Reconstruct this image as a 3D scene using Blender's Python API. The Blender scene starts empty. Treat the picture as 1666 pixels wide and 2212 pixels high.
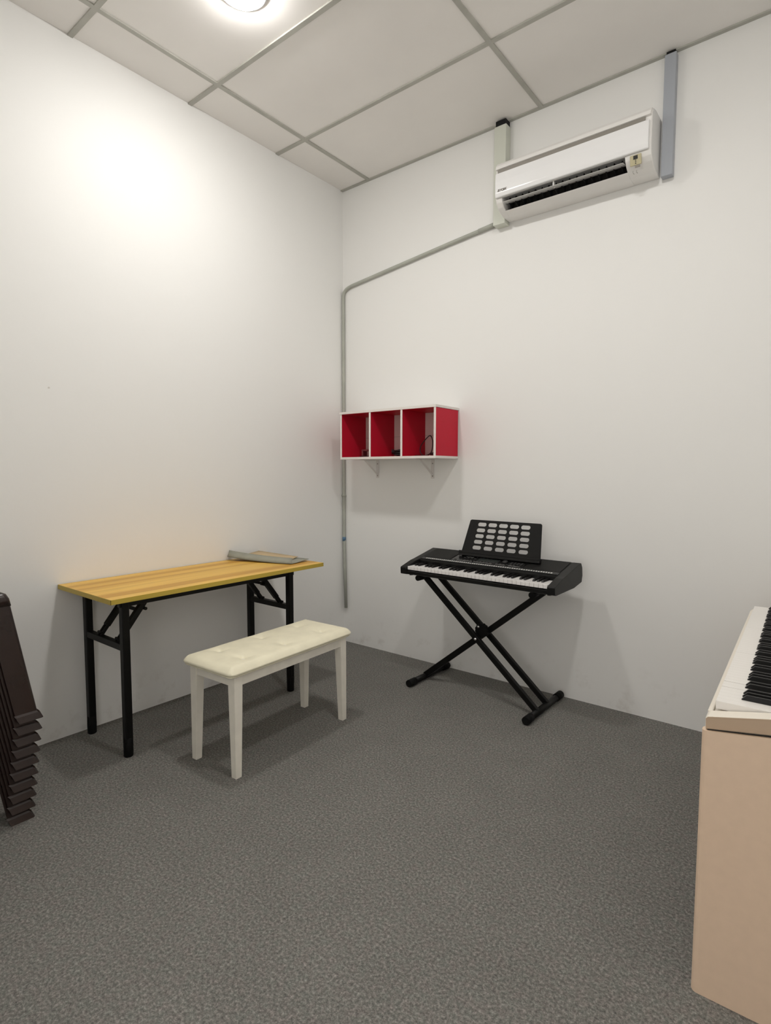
import bpy, bmesh, math, random
from mathutils import Vector, Matrix
random.seed(7)
scene = bpy.context.scene
PI = math.pi
C = scene.collection

# ------------------------------------------------------------------ camera
cam_d = bpy.data.cameras.new('camera')
cam = bpy.data.objects.new('camera', cam_d)
C.objects.link(cam)
yaw, pitch, roll = -0.6716, -0.0723, 0.0017
F = Vector((math.sin(yaw) * math.cos(pitch), math.cos(yaw) * math.cos(pitch), math.sin(pitch)))
R0 = Vector((math.cos(yaw), -math.sin(yaw), 0))
U0 = R0.cross(F)
Rr = R0 * math.cos(roll) + U0 * math.sin(roll)
Ur = -R0 * math.sin(roll) + U0 * math.cos(roll)
m = Matrix((Rr, Ur, -F)).transposed().to_4x4()
m.translation = Vector((2.8855, -3.1225, 1.30))
cam.matrix_world = m
cam_d.sensor_fit = 'VERTICAL'
cam_d.sensor_height = 24.0
cam_d.lens = 24.0 * 1213.03 / 2212.0
cam_d.clip_start = 0.02
scene.camera = cam

# ------------------------------------------------------------------ world, exposure
DOOR_FILL = 2.0             # fill light let in by the added doorway behind the camera
world = bpy.data.worlds.new('world')
scene.world = world
world.use_nodes = True
world.node_tree.nodes['Background'].inputs[0].default_value = (1.0, 0.965, 0.92, 1)
world.node_tree.nodes['Background'].inputs[1].default_value = DOOR_FILL
vs = scene.view_settings
vs.view_transform = 'Standard'
vs.look = 'None'
vs.exposure = 0.06
vs.gamma = 1.0
vs.use_curve_mapping = False
LAMP_POWER = 188.0         # radiance of the lamp diffusers
LAMP_COLOUR = (1.0, 0.975, 0.935)

# room
CEIL = 3.322
XR = 3.13
YF = -3.36

# ------------------------------------------------------------------ materials
def mat(name, col, rough=0.6, metal=0.0, noise=None, bump=None, spec=None, coat=0.0):
    """noise=(scale, amount, detail) varies the colour; bump=(scale, strength, distance)"""
    mt = bpy.data.materials.new(name)
    mt.use_nodes = True
    nt = mt.node_tree
    b = nt.nodes['Principled BSDF']
    b.inputs['Base Color'].default_value = (*col, 1)
    b.inputs['Roughness'].default_value = rough
    b.inputs['Metallic'].default_value = metal
    if spec is not None:
        b.inputs['Specular IOR Level'].default_value = spec
    if coat:
        b.inputs['Coat Weight'].default_value = coat
        b.inputs['Coat Roughness'].default_value = 0.08
    tc = nt.nodes.new('ShaderNodeTexCoord')
    if noise:
        n = nt.nodes.new('ShaderNodeTexNoise')
        n.inputs['Scale'].default_value = noise[0]
        n.inputs['Detail'].default_value = noise[2] if len(noise) > 2 else 3
        nt.links.new(tc.outputs['Object'], n.inputs['Vector'])
        r = nt.nodes.new('ShaderNodeMapRange')
        r.inputs['From Min'].default_value = 0.3
        r.inputs['From Max'].default_value = 0.7
        r.inputs['To Min'].default_value = 1 - noise[1]
        r.inputs['To Max'].default_value = 1 + noise[1]
        nt.links.new(n.outputs['Fac'], r.inputs['Value'])
        mx = nt.nodes.new('ShaderNodeMix')
        mx.data_type = 'RGBA'
        mx.blend_type = 'MULTIPLY'
        mx.inputs[0].default_value = 1
        mx.inputs[6].default_value = (*col, 1)
        nt.links.new(r.outputs['Result'], mx.inputs[7])
        nt.links.new(mx.outputs[2], b.inputs['Base Color'])
    if bump:
        n2 = nt.nodes.new('ShaderNodeTexNoise')
        n2.inputs['Scale'].default_value = bump[0]
        n2.inputs['Detail'].default_value = 4
        nt.links.new(tc.outputs['Object'], n2.inputs['Vector'])
        bp = nt.nodes.new('ShaderNodeBump')
        bp.inputs['Strength'].default_value = bump[1]
        bp.inputs['Distance'].default_value = bump[2]
        nt.links.new(n2.outputs['Fac'], bp.inputs['Height'])
        nt.links.new(bp.outputs['Normal'], b.inputs['Normal'])
    return mt

def wall_material(name):
    mt = mat(name, (0.885, 0.88, 0.862), 0.62, bump=(45, 0.12, 0.003))
    nt = mt.node_tree
    b = nt.nodes['Principled BSDF']
    tc = nt.nodes.new('ShaderNodeTexCoord')
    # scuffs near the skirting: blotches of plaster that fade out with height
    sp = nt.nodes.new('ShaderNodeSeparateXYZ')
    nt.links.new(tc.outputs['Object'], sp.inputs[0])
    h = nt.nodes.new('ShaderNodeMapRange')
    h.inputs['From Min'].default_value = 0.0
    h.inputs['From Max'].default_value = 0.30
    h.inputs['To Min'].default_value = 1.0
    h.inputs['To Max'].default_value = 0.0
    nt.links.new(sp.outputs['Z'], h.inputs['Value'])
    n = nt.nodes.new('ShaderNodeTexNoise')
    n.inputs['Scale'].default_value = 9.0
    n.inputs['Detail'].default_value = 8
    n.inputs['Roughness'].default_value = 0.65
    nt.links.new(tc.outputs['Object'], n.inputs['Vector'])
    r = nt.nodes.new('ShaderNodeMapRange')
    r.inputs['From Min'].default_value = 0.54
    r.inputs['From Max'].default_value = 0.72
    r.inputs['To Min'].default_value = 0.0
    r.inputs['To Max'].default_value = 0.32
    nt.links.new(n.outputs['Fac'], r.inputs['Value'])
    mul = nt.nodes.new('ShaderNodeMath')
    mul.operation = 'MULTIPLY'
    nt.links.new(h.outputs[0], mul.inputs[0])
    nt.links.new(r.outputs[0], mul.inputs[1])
    # small chips in the paint anywhere
    n2 = nt.nodes.new('ShaderNodeTexNoise')
    n2.inputs['Scale'].default_value = 14.0
    n2.inputs['Detail'].default_value = 3
    nt.links.new(tc.outputs['Object'], n2.inputs['Vector'])
    r2 = nt.nodes.new('ShaderNodeMapRange')
    r2.inputs['From Min'].default_value = 0.765
    r2.inputs['From Max'].default_value = 0.79
    r2.inputs['To Min'].default_value = 0.0
    r2.inputs['To Max'].default_value = 0.5
    nt.links.new(n2.outputs['Fac'], r2.inputs['Value'])
    ad = nt.nodes.new('ShaderNodeMath')
    ad.operation = 'ADD'
    ad.use_clamp = True
    nt.links.new(mul.outputs[0], ad.inputs[0])
    nt.links.new(r2.outputs[0], ad.inputs[1])
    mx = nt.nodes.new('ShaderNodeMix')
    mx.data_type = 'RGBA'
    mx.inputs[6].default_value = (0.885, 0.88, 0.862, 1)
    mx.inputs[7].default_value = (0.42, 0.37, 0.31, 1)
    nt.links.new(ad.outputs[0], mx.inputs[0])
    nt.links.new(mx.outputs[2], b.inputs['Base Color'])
    return mt

def carpet_material():
    mt = bpy.data.materials.new('carpet')
    mt.use_nodes = True
    nt = mt.node_tree
    b = nt.nodes['Principled BSDF']
    b.inputs['Roughness'].default_value = 0.95
    b.inputs['Specular IOR Level'].default_value = 0.08
    tc = nt.nodes.new('ShaderNodeTexCoord')
    def noise(scale, detail, rough):
        n_ = nt.nodes.new('ShaderNodeTexNoise')
        n_.inputs['Scale'].default_value = scale
        n_.inputs['Detail'].default_value = detail
        n_.inputs['Roughness'].default_value = rough
        nt.links.new(tc.outputs['Object'], n_.inputs['Vector'])
        return n_
    n = noise(120, 7, 0.82)
    cr = nt.nodes.new('ShaderNodeValToRGB')
    e = cr.color_ramp.elements
    e[0].position = 0.33
    e[0].color = (0.070, 0.070, 0.068, 1)
    e[1].position = 0.69
    e[1].color = (0.430, 0.420, 0.400, 1)
    mid = e.new(0.5)
    mid.color = (0.185, 0.182, 0.175, 1)
    nt.links.new(n.outputs['Fac'], cr.inputs[0])
    # fibres drift between brownish and greenish grey
    n3 = noise(34, 4, 0.7)
    cr3 = nt.nodes.new('ShaderNodeValToRGB')
    e3 = cr3.color_ramp.elements
    e3[0].position = 0.38
    e3[0].color = (1.0, 0.945, 0.92, 1)
    e3[1].position = 0.62
    e3[1].color = (0.94, 0.97, 0.925, 1)
    nt.links.new(n3.outputs['Fac'], cr3.inputs[0])
    n2 = noise(5, 5, 0.6)
    r = nt.nodes.new('ShaderNodeMapRange')
    r.inputs['From Min'].default_value = 0.3
    r.inputs['From Max'].default_value = 0.7
    r.inputs['To Min'].default_value = 0.95
    r.inputs['To Max'].default_value = 1.05
    nt.links.new(n2.outputs['Fac'], r.inputs['Value'])
    def mul(a_, c_):
        mx = nt.nodes.new('ShaderNodeMix')
        mx.data_type = 'RGBA'
        mx.blend_type = 'MULTIPLY'
        mx.inputs[0].default_value = 1
        nt.links.new(a_, mx.inputs[6])
        nt.links.new(c_, mx.inputs[7])
        return mx.outputs[2]
    nt.links.new(mul(mul(cr.outputs[0], cr3.outputs[0]), r.outputs[0]), b.inputs['Base Color'])
    bp = nt.nodes.new('ShaderNodeBump')
    bp.inputs['Strength'].default_value = 0.25
    bp.inputs['Distance'].default_value = 0.002
    nt.links.new(n.outputs['Fac'], bp.inputs['Height'])
    nt.links.new(bp.outputs['Normal'], b.inputs['Normal'])
    return mt

def wood_material():
    """golden laminate with broad bands running along local Y"""
    mt = bpy.data.materials.new('golden_laminate')
    mt.use_nodes = True
    nt = mt.node_tree
    b = nt.nodes['Principled BSDF']
    b.inputs['Roughness'].default_value = 0.42
    tc = nt.nodes.new('ShaderNodeTexCoord')
    mp = nt.nodes.new('ShaderNodeMapping')
    mp.inputs['Scale'].default_value = (9.0, 0.12, 1.0)
    nt.links.new(tc.outputs['Object'], mp.inputs['Vector'])
    n = nt.nodes.new('ShaderNodeTexNoise')
    n.inputs['Scale'].default_value = 1.4
    n.inputs['Detail'].default_value = 1.0
    nt.links.new(mp.outputs[0], n.inputs['Vector'])
    mp2 = nt.nodes.new('ShaderNodeMapping')
    mp2.inputs['Scale'].default_value = (60.0, 1.6, 1.0)
    nt.links.new(tc.outputs['Object'], mp2.inputs['Vector'])
    n2 = nt.nodes.new('ShaderNodeTexNoise')
    n2.inputs['Scale'].default_value = 1.5
    n2.inputs['Detail'].default_value = 5
    nt.links.new(mp2.outputs[0], n2.inputs['Vector'])
    cr = nt.nodes.new('ShaderNodeValToRGB')
    cr.color_ramp.interpolation = 'EASE'
    e = cr.color_ramp.elements
    e[0].position = 0.40
    e[0].color = (0.60, 0.31, 0.036, 1)
    e[1].position = 0.56
    e[1].color = (0.80, 0.49, 0.090, 1)
    nt.links.new(n.outputs['Fac'], cr.inputs[0])
    r = nt.nodes.new('ShaderNodeMapRange')
    r.inputs['From Min'].default_value = 0.3
    r.inputs['From Max'].default_value = 0.7
    r.inputs['To Min'].default_value = 0.88
    r.inputs['To Max'].default_value = 1.1
    nt.links.new(n2.outputs['Fac'], r.inputs['Value'])
    mx = nt.nodes.new('ShaderNodeMix')
    mx.data_type = 'RGBA'
    mx.blend_type = 'MULTIPLY'
    mx.inputs[0].default_value = 1
    nt.links.new(cr.outputs[0], mx.inputs[6])
    nt.links.new(r.outputs[0], mx.inputs[7])
    nt.links.new(mx.outputs[2], b.inputs['Base Color'])
    return mt

def emit(name, col, strength):
    mt = bpy.data.materials.new(name)
    mt.use_nodes = True
    nt = mt.node_tree
    nt.nodes.clear()
    o = nt.nodes.new('ShaderNodeOutputMaterial')
    e = nt.nodes.new('ShaderNodeEmission')
    e.inputs[0].default_value = (*col, 1)
    e.inputs[1].default_value = strength
    nt.links.new(e.outputs[0], o.inputs[0])
    return mt

M = dict(
    wall=wall_material('white_wall_paint'),
    tile=mat('ceiling_board', (0.905, 0.88, 0.85), 0.9, noise=(3, 0.02), bump=(200, 0.05, 0.001)),
    tbar=mat('ceiling_grid_metal', (0.46, 0.455, 0.41), 0.5, noise=(9, 0.08)),
    carpet=carpet_material(),
    wood=wood_material(),
    woodedge=mat('yellow_edge_band', (0.50, 0.36, 0.055), 0.45),
    black=mat('black_powder_coat', (0.0035, 0.0035, 0.0032), 0.42, noise=(30, 0.2), spec=0.22),
    rubber=mat('black_rubber', (0.003, 0.003, 0.003), 0.7, spec=0.2),
    cushion=mat('cream_leatherette', (0.87, 0.82, 0.635), 0.55, noise=(14, 0.05, 5), bump=(90, 0.12, 0.002)),
    button=mat('cream_button', (0.91, 0.89, 0.78), 0.35),
    benchwhite=mat('white_lacquer', (0.86, 0.82, 0.73), 0.4, noise=(20, 0.04)),
    acwhite=mat('glossy_white_plastic', (0.90, 0.90, 0.905), 0.16),
    acbody=mat('satin_white_plastic', (0.85, 0.835, 0.81), 0.35),
    acgroove=mat('grey_plastic', (0.27, 0.25, 0.22), 0.5),
    acdark=mat('dark_vent', (0.018, 0.016, 0.014), 0.6),
    acflap=mat('grey_flap', (0.55, 0.54, 0.53), 0.25),
    accream=mat('yellowed_sticker', (0.52, 0.47, 0.30), 0.4),
    logo=mat('brown_print', (0.09, 0.065, 0.04), 0.5),
    trunkgreen=mat('pale_green_trunking', (0.66, 0.68, 0.60), 0.45),
    trunkgrey=mat('blue_grey_trunking', (0.40, 0.425, 0.47), 0.42),
    pipe=mat('grey_conduit', (0.43, 0.44, 0.39), 0.4, noise=(6, 0.08)),
    bluetape=mat('blue_tape', (0.10, 0.20, 0.32), 0.5),
    red=mat('red_laminate', (0.57, 0.011, 0.036), 0.40, spec=0.2),
    shelfwhite=mat('white_edge_laminate', (0.82, 0.78, 0.74), 0.4),
    shelfback=mat('white_hardboard', (0.76, 0.66, 0.62), 0.5),
    bracket=mat('white_bracket', (0.74, 0.71, 0.69), 0.45),
    cable=mat('black_cable', (0.010, 0.009, 0.009), 0.45),
    maroon=mat('maroon_plastic', (0.16, 0.03, 0.035), 0.45),
    kbody=mat('black_keyboard_plastic', (0.006, 0.006, 0.0058), 0.42, spec=0.25),
    kgrille=mat('black_speaker_mesh', (0.008, 0.008, 0.0075), 0.6, bump=(700, 0.4, 0.001), spec=0.25),
    kpanel=mat('glossy_black_panel', (0.010, 0.010, 0.010), 0.22),
    kfascia=mat('charcoal_fascia', (0.024, 0.025, 0.025), 0.4, spec=0.3),
    kbutton=mat('dark_button', (0.028, 0.028, 0.028), 0.35),
    klcd=mat('dark_lcd', (0.035, 0.040, 0.038), 0.12),
    kprint=mat('pale_print', (0.70, 0.70, 0.68), 0.5),
    wkey=mat('white_key_plastic', (0.85, 0.83, 0.82), 0.25),
    kkey=mat('black_key_plastic', (0.005, 0.0045, 0.0045), 0.3, spec=0.3),
    chrome=mat('chrome', (0.8, 0.8, 0.8), 0.2, 1.0),
    pbody=mat('cream_piano_lacquer', (0.76, 0.575, 0.425), 0.45, noise=(40, 0.02), bump=(300, 0.05, 0.001)),
    ptop=mat('ivory_piano_plastic', (0.86, 0.80, 0.70), 0.35),
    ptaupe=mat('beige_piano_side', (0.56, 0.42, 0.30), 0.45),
    seam=mat('dark_seam_shade', (0.02, 0.016, 0.012), 0.8),
    pkeyw=mat('ivory_key', (0.87, 0.84, 0.80), 0.3),
    pkeyb=mat('matt_black_key', (0.006, 0.006, 0.006), 0.36, spec=0.22),
    stool=mat('dark_brown_plastic', (0.021, 0.011, 0.009), 0.22, noise=(12, 0.12), spec=0.45),
    card=mat('grey_green_card', (0.31, 0.31, 0.255), 0.7, noise=(25, 0.06)),
    tan=mat('tan_card', (0.55, 0.42, 0.25), 0.75),
    lampring=mat('white_lamp_trim', (0.8, 0.8, 0.8), 0.4),
    lampglow=emit('lit_diffuser', LAMP_COLOUR, LAMP_POWER),
    cap=mat('flat_black', (0.006, 0.006, 0.006), 0.9),
)

# ------------------------------------------------------------------ mesh helpers
def NB():
    return bmesh.new()

def hull_faces(bm, pts, faces):
    vs_ = [bm.verts.new(p) for p in pts]
    return [bm.faces.new([vs_[i] for i in f]) for f in faces]

def box(bm, x0, x1, y0, y1, z0, z1, bev=0.0, seg=2, mtx=None):
    t = bmesh.new()
    hull_faces(t, [(x0, y0, z0), (x1, y0, z0), (x1, y1, z0), (x0, y1, z0), (x0, y0, z1), (x1, y0, z1), (x1, y1, z1), (x0, y1, z1)],
               [(3, 2, 1, 0), (4, 5, 6, 7), (0, 1, 5, 4), (1, 2, 6, 5), (2, 3, 7, 6), (3, 0, 4, 7)])
    if bev:
        bmesh.ops.bevel(t, geom=list(t.edges), offset=bev, segments=seg, affect='EDGES', profile=0.5)
    add(bm, t, mtx)

def add(bm, t, mtx=None):
    if mtx is not None:
        bmesh.ops.transform(t, matrix=mtx, verts=t.verts)
    vm = {}
    for v in t.verts:
        vm[v] = bm.verts.new(v.co)
    for f in t.faces:
        try:
            nf = bm.faces.new([vm[v] for v in f.verts])
            nf.smooth = f.smooth
        except ValueError:
            pass
    t.free()

def prism(bm, poly, axis, a, b, bev=0.0, seg=2):
    """extrude a 2-D polygon along axis from a to b. axis 'x': poly=(y,z); 'y': (x,z); 'z': (x,y)"""
    def P(q, t):
        return {'x': (t, q[0], q[1]), 'y': (q[0], t, q[1]), 'z': (q[0], q[1], t)}[axis]
    t = bmesh.new()
    va = [t.verts.new(P(q, a)) for q in poly]
    vb = [t.verts.new(P(q, b)) for q in poly]
    n = len(poly)
    t.faces.new(va)
    t.faces.new(vb[::-1])
    for i in range(n):
        t.faces.new((va[i], vb[i], vb[(i + 1) % n], va[(i + 1) % n]))
    bmesh.ops.recalc_face_normals(t, faces=t.faces)
    if bev:
        bmesh.ops.bevel(t, geom=list(t.edges), offset=bev, segments=seg, affect='EDGES', profile=0.5)
    add(bm, t)

def tube(bm, pts, r, n=12, caps=True):
    """round tube along a polyline"""
    pts = [Vector(p) for p in pts]
    rings = []
    prev = None
    for i, p in enumerate(pts):
        if i == 0:
            d = pts[1] - p
        elif i == len(pts) - 1:
            d = p - pts[i - 1]
        else:
            d = (pts[i + 1] - p).normalized() + (p - pts[i - 1]).normalized()
        d.normalize()
        if prev is None:
            u = Vector((0, 0, 1)) if abs(d.z) < 0.9 else Vector((1, 0, 0))
        else:
            u = prev
        u = (u - d * u.dot(d)).normalized()
        prev = u
        w = d.cross(u)
        rings.append([bm.verts.new(p + r * (math.cos(2 * PI * k / n) * u + math.sin(2 * PI * k / n) * w)) for k in range(n)])
    for a, b in zip(rings, rings[1:]):
        for k in range(n):
            f = bm.faces.new((a[k], a[(k + 1) % n], b[(k + 1) % n], b[k]))
            f.smooth = True
    if caps:
        bm.faces.new(rings[0][::-1])
        bm.faces.new(rings[-1])

def sqtube(bm, p0, p1, w, h, up=(0, 0, 1), bev=0.002):
    """rectangular bar from p0 to p1; w across, h along 'up'"""
    p0, p1 = Vector(p0), Vector(p1)
    d = p1 - p0
    L = d.length
    d.normalize()
    u = Vector(up)
    u = (u - d * u.dot(d)).normalized()
    s = d.cross(u)
    mtx = Matrix((d, s, u)).transposed().to_4x4()
    mtx.translation = p0
    box(bm, 0, L, -w / 2, w / 2, -h / 2, h / 2, bev, 2, mtx)

def lathe(bm, prof, n=32, center=(0, 0, 0)):
    cx, cy, cz = center
    rings = [[bm.verts.new((cx + r * math.cos(2 * PI * k / n), cy + r * math.sin(2 * PI * k / n), cz + z)) for k in range(n)] for r, z in prof]
    for a, b in zip(rings, rings[1:]):
        for k in range(n):
            f = bm.faces.new((a[k], a[(k + 1) % n], b[(k + 1) % n], b[k]))
            f.smooth = True
    bm.faces.new(rings[0][::-1])
    bm.faces.new(rings[-1])

def smooth_path(pts, k=6):
    """Catmull-Rom through the points"""
    P = [Vector(p) for p in pts]
    P = [P[0] * 2 - P[1]] + P + [P[-1] * 2 - P[-2]]
    out = []
    for i in range(1, len(P) - 2):
        for j in range(k):
            t = j / k
            a, b, c, d = P[i - 1], P[i], P[i + 1], P[i + 2]
            out.append(0.5 * ((2 * b) + (c - a) * t + (2 * a - 5 * b + 4 * c - d) * t * t + (3 * b - a - 3 * c + d) * t ** 3))
    out.append(P[-2])
    return out

def obj(name, bm, material, parent=None, label=None, fix=True):
    if fix:
        bmesh.ops.recalc_face_normals(bm, faces=bm.faces)
    me = bpy.data.meshes.new(name)
    bm.to_mesh(me)
    bm.free()
    for mm in (material if isinstance(material, (list, tuple)) else [material]):
        me.materials.append(mm)
    o = bpy.data.objects.new(name, me)
    C.objects.link(o)
    if parent:
        o.parent = parent
    if label:
        o['label'] = label
    return o

def thing(name, label, cat, loc=(0, 0, 0), rot=0.0, group=None):
    o = bpy.data.objects.new(name, None)
    C.objects.link(o)
    o.location = loc
    o.rotation_euler = (0, 0, rot)
    o.empty_display_size = 0.1
    return tag(o, label, cat, group)

def tag(o, label, cat, group=None):
    o['label'] = label
    o['category'] = cat
    if group:
        o['group'] = group
    return o

def struct(name, bm, material):
    o = obj(name, bm, material)
    o['kind'] = 'structure'
    return o

def copy_part(src, name, parent, loc):
    o = src.copy()
    C.objects.link(o)
    o.parent = parent
    o.location = loc
    return o

# ------------------------------------------------------------------ room shell
T = 0.12
bm = NB(); box(bm, -T, XR + T, YF - 2.4, T, -0.1, 0.0); struct('floor', bm, M['carpet'])
bm = NB(); box(bm, -T, 0.0, YF - T, T, 0.0, CEIL + 0.1); struct('wall_left', bm, M['wall'])
bm = NB(); box(bm, 0.0, XR, 0.0, T, 0.0, CEIL + 0.1); struct('wall_back', bm, M['wall'])
bm = NB(); box(bm, XR, XR + T, YF - T, T, 0.0, CEIL + 0.1); struct('wall_right', bm, M['wall'])
DX0, DX1, DZ = 1.90, 3.00, 2.15                              # unseen doorway added behind the camera to let in fill light
bm = NB()
prism(bm, [(0.0, 0.0), (DX0, 0.0), (DX0, DZ), (DX1, DZ), (DX1, 0.0), (XR, 0.0), (XR, CEIL + 0.1), (0.0, CEIL + 0.1)], 'y', YF - T, YF)
struct('wall_front', bm, M['wall'])
bm = NB()
prism(bm, [(DX0, 0.0), (DX0, DZ), (DX1, DZ), (DX1, 0.0), (DX1 - 0.035, 0.0), (DX1 - 0.035, DZ - 0.035), (DX0 + 0.035, DZ - 0.035), (DX0 + 0.035, 0.0)], 'y', YF - T - 0.01, YF + 0.01)
struct('added_door_1', bm, M['benchwhite'])
bm = NB(); box(bm, 0.0, XR, YF, 0.0, CEIL + 0.007, CEIL + 0.09); struct('ceiling', bm, M['tile'])
n_trim = 0
def trim(x0, x1, y0, y1, z0=CEIL, z1=CEIL + 0.007):
    global n_trim
    n_trim += 1
    b_ = NB(); box(b_, x0, x1, y0, y1, z0, z1)
    struct('trim_%d' % n_trim, b_, M['tbar'])
mains = [0.258, 1.520, 2.780]
cross = [-0.617, -1.243, -1.869, -2.495, -3.12]
for x in mains:
    trim(x - 0.012, x + 0.012, YF, -0.022)
xs = [0.0] + mains + [XR]
for y in cross:
    for i in range(len(xs) - 1):
        a = xs[i] + (0.012 if i else 0.0)
        b = xs[i + 1] - (0.012 if i < len(xs) - 2 else 0.0)
        trim(a, b, y - 0.012, y + 0.012)
trim(0.0, XR, -0.022, 0.0)                                    # wall angle over the back wall

# ------------------------------------------------------------------ ceiling lamps
def lamp(x, y, label):
    t = thing('ceiling_lamp', label, 'lamp', (x, y, CEIL + 0.007), 0, 'round ceiling lamps')
    b_ = NB(); lathe(b_, [(0.104, 0.0), (0.104, -0.008), (0.096, -0.014), (0.089, -0.014), (0.089, -0.002)], 40)
    obj('lamp_rim', b_, M['lampring'], t)
    b_ = NB(); lathe(b_, [(0.0885, -0.004), (0.0885, -0.016), (0.083, -0.023), (0.064, -0.030), (0.032, -0.034), (0.004, -0.035)], 40)
    obj('diffuser', b_, M['lampglow'], t, 'glowing white diffuser')
lamp(0.84, -1.525, 'glowing round white lamp in the ceiling tile above the bench')
lamp(2.25, -1.62, 'round white ceiling lamp on the right half of the ceiling')

# ------------------------------------------------------------------ folding table
# local x = across (wall to front), local y = along the wall
TX, TY, TZ = 0.005, -2.020, 0.757
TL, TW = 1.262, 0.530
t = thing('folding_table', 'long folding table with golden wood top and black steel legs against left wall', 'table', (TX, TY, 0))
bm = NB(); box(bm, 0.001, TW - 0.001, 0.001, TL - 0.001, TZ - 0.022, TZ, 0.001, 1); top = obj('tabletop', bm, M['wood'], t)
bm = NB()
for (a, b, c, d) in ((0, 0.0015, 0, TL), (TW - 0.0015, TW, 0, TL), (0, TW, 0, 0.0015), (0, TW, TL - 0.0015, TL)):
    box(bm, a, b, c, d, TZ - 0.0215, TZ - 0.0005)
obj('edge_band', bm, M['woodedge'], top, 'yellow edge strip')
zu = TZ - 0.0225
fx, bx_ = 0.418, 0.055
ly = (0.110, 1.092)
bm = NB()
for x in (fx, bx_):
    sqtube(bm, (x, 0.085, zu - 0.021), (x, TL - 0.145, zu - 0.021), 0.025, 0.042)
for y in (0.30, TL - 0.36):
    sqtube(bm, (bx_, y, zu - 0.012), (fx, y, zu - 0.012), 0.022, 0.022)
obj('apron_rail', bm, M['black'], t)
for y, sgn in ((ly[0], 1), (ly[1], -1)):
    for x in (fx, bx_):
        bm = NB()
        sqtube(bm, (x, y, zu - 0.003), (x, y, 0.045), 0.034, 0.034, (0, 1, 0), 0.004)
        lg = obj('leg', bm, M['black'], t)
        bm = NB(); lathe(bm, [(0.017, 0.0), (0.021, 0.004), (0.0215, 0.05), (0.0205, 0.085), (0.018, 0.088)], 20, (x, y, 0))
        obj('foot_cap', bm, M['rubber'], lg)
    bm = NB()
    sqtube(bm, (bx_, y, 0.505), (fx, y, 0.505), 0.030, 0.030)
    obj('stretcher', bm, M['black'], t)
    for x in (fx - 0.075, bx_ + 0.115):
        bm = NB()
        lo = Vector((x, y + sgn * 0.036, 0.558)); hi = Vector((x, y + sgn * 0.165, zu - 0.012))
        sqtube(bm, lo, hi, 0.026, 0.026)
        for dx in (-0.013, 0.013):
            sqtube(bm, (x + dx, y, 0.512), (x + dx, y + sgn * 0.055, 0.582), 0.006, 0.016)
        tube(bm, [(x - 0.022, y + sgn * 0.006, 0.530), (x + 0.022, y + sgn * 0.006, 0.530)], 0.006, 8)
        k = lo.lerp(hi, 0.62)
        tube(bm, [(x - 0.020, k.y + sgn * 0.016, k.z - 0.010), (x + 0.020, k.y + sgn * 0.016, k.z - 0.010)], 0.008, 8)
        obj('folding_brace', bm, M['black'], t)
    bm = NB()
    k = (0.558 + zu - 0.012) / 2 + 0.006
    sqtube(bm, (bx_ + 0.115, y + sgn * 0.104, k), (fx - 0.075, y + sgn * 0.104, k), 0.014, 0.014)
    obj('brace_link', bm, M['black'], t)

# folded card lying on the table
t = thing('card_folder', 'grey green folded card sheet lying at the far end of the wooden table', 'folder', (0.0, 0.0, TZ))
def sheet(bm, rows, th=0.0016):
    """grid of points -> thin sheet with thickness"""
    g = [[Vector(p) for p in r] for r in rows]
    t_ = bmesh.new()
    vv = [[t_.verts.new(p) for p in r] for r in g]
    for i in range(len(vv) - 1):
        for j in range(len(vv[0]) - 1):
            t_.faces.new((vv[i][j], vv[i][j + 1], vv[i + 1][j + 1], vv[i + 1][j])).smooth = True
    bmesh.ops.recalc_face_normals(t_, faces=t_.faces)
    bmesh.ops.solidify(t_, geom=list(t_.faces), thickness=th)
    add(bm, t_)
A = Vector((0.030, -1.075, 0.022)); B = Vector((0.440, -0.930, 0.004))
mid = lambda a, b, s: a.lerp(b, s)
bm = NB()
rows = []
for s in [i / 10 for i in range(11)]:
    p = A.lerp(B, s); p.z = 0.004 + 0.020 * (1 - s) ** 2.2
    q = Vector((0.012, -0.80, 0.010)).lerp(Vector((0.425, -0.770, 0.012)), s)
    rows.append([p, p.lerp(q, 0.33) + Vector((0, 0, -0.002)), p.lerp(q, 0.66), q])
sheet(bm, rows)
obj('lower_sheet', bm, M['card'], t)
bm = NB()
rows = []
for s in [i / 10 for i in range(11)]:
    p = A.lerp(B, s); p.z = 0.007 + 0.020 * (1 - s) ** 2.2
    up = Vector((-0.022, 0.032, 0.026 + 0.006 * (1 - s)))
    rows.append([p + Vector((0, 0.0015, 0.001)), p + up * 0.55 + Vector((0.002, 0, -0.002)), p + up])
sheet(bm, rows)
obj('raised_flap', bm, M['card'], t)
bm = NB()
rows = []
for s in [i / 6 for i in range(7)]:
    p = Vector((0.050, -0.93, 0.030)).lerp(Vector((0.360, -0.85, 0.014)), s)
    q = Vector((0.025, -0.83, 0.034)).lerp(Vector((0.345, -0.785, 0.022)), s)
    rows.append([p, p.lerp(q, 0.5) + Vector((0, 0, 0.003 * math.sin(s * 9))), q])
sheet(bm, rows)
obj('inner_sheet', bm, M['tan'], t, 'tan sheet inside the folder')

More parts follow.
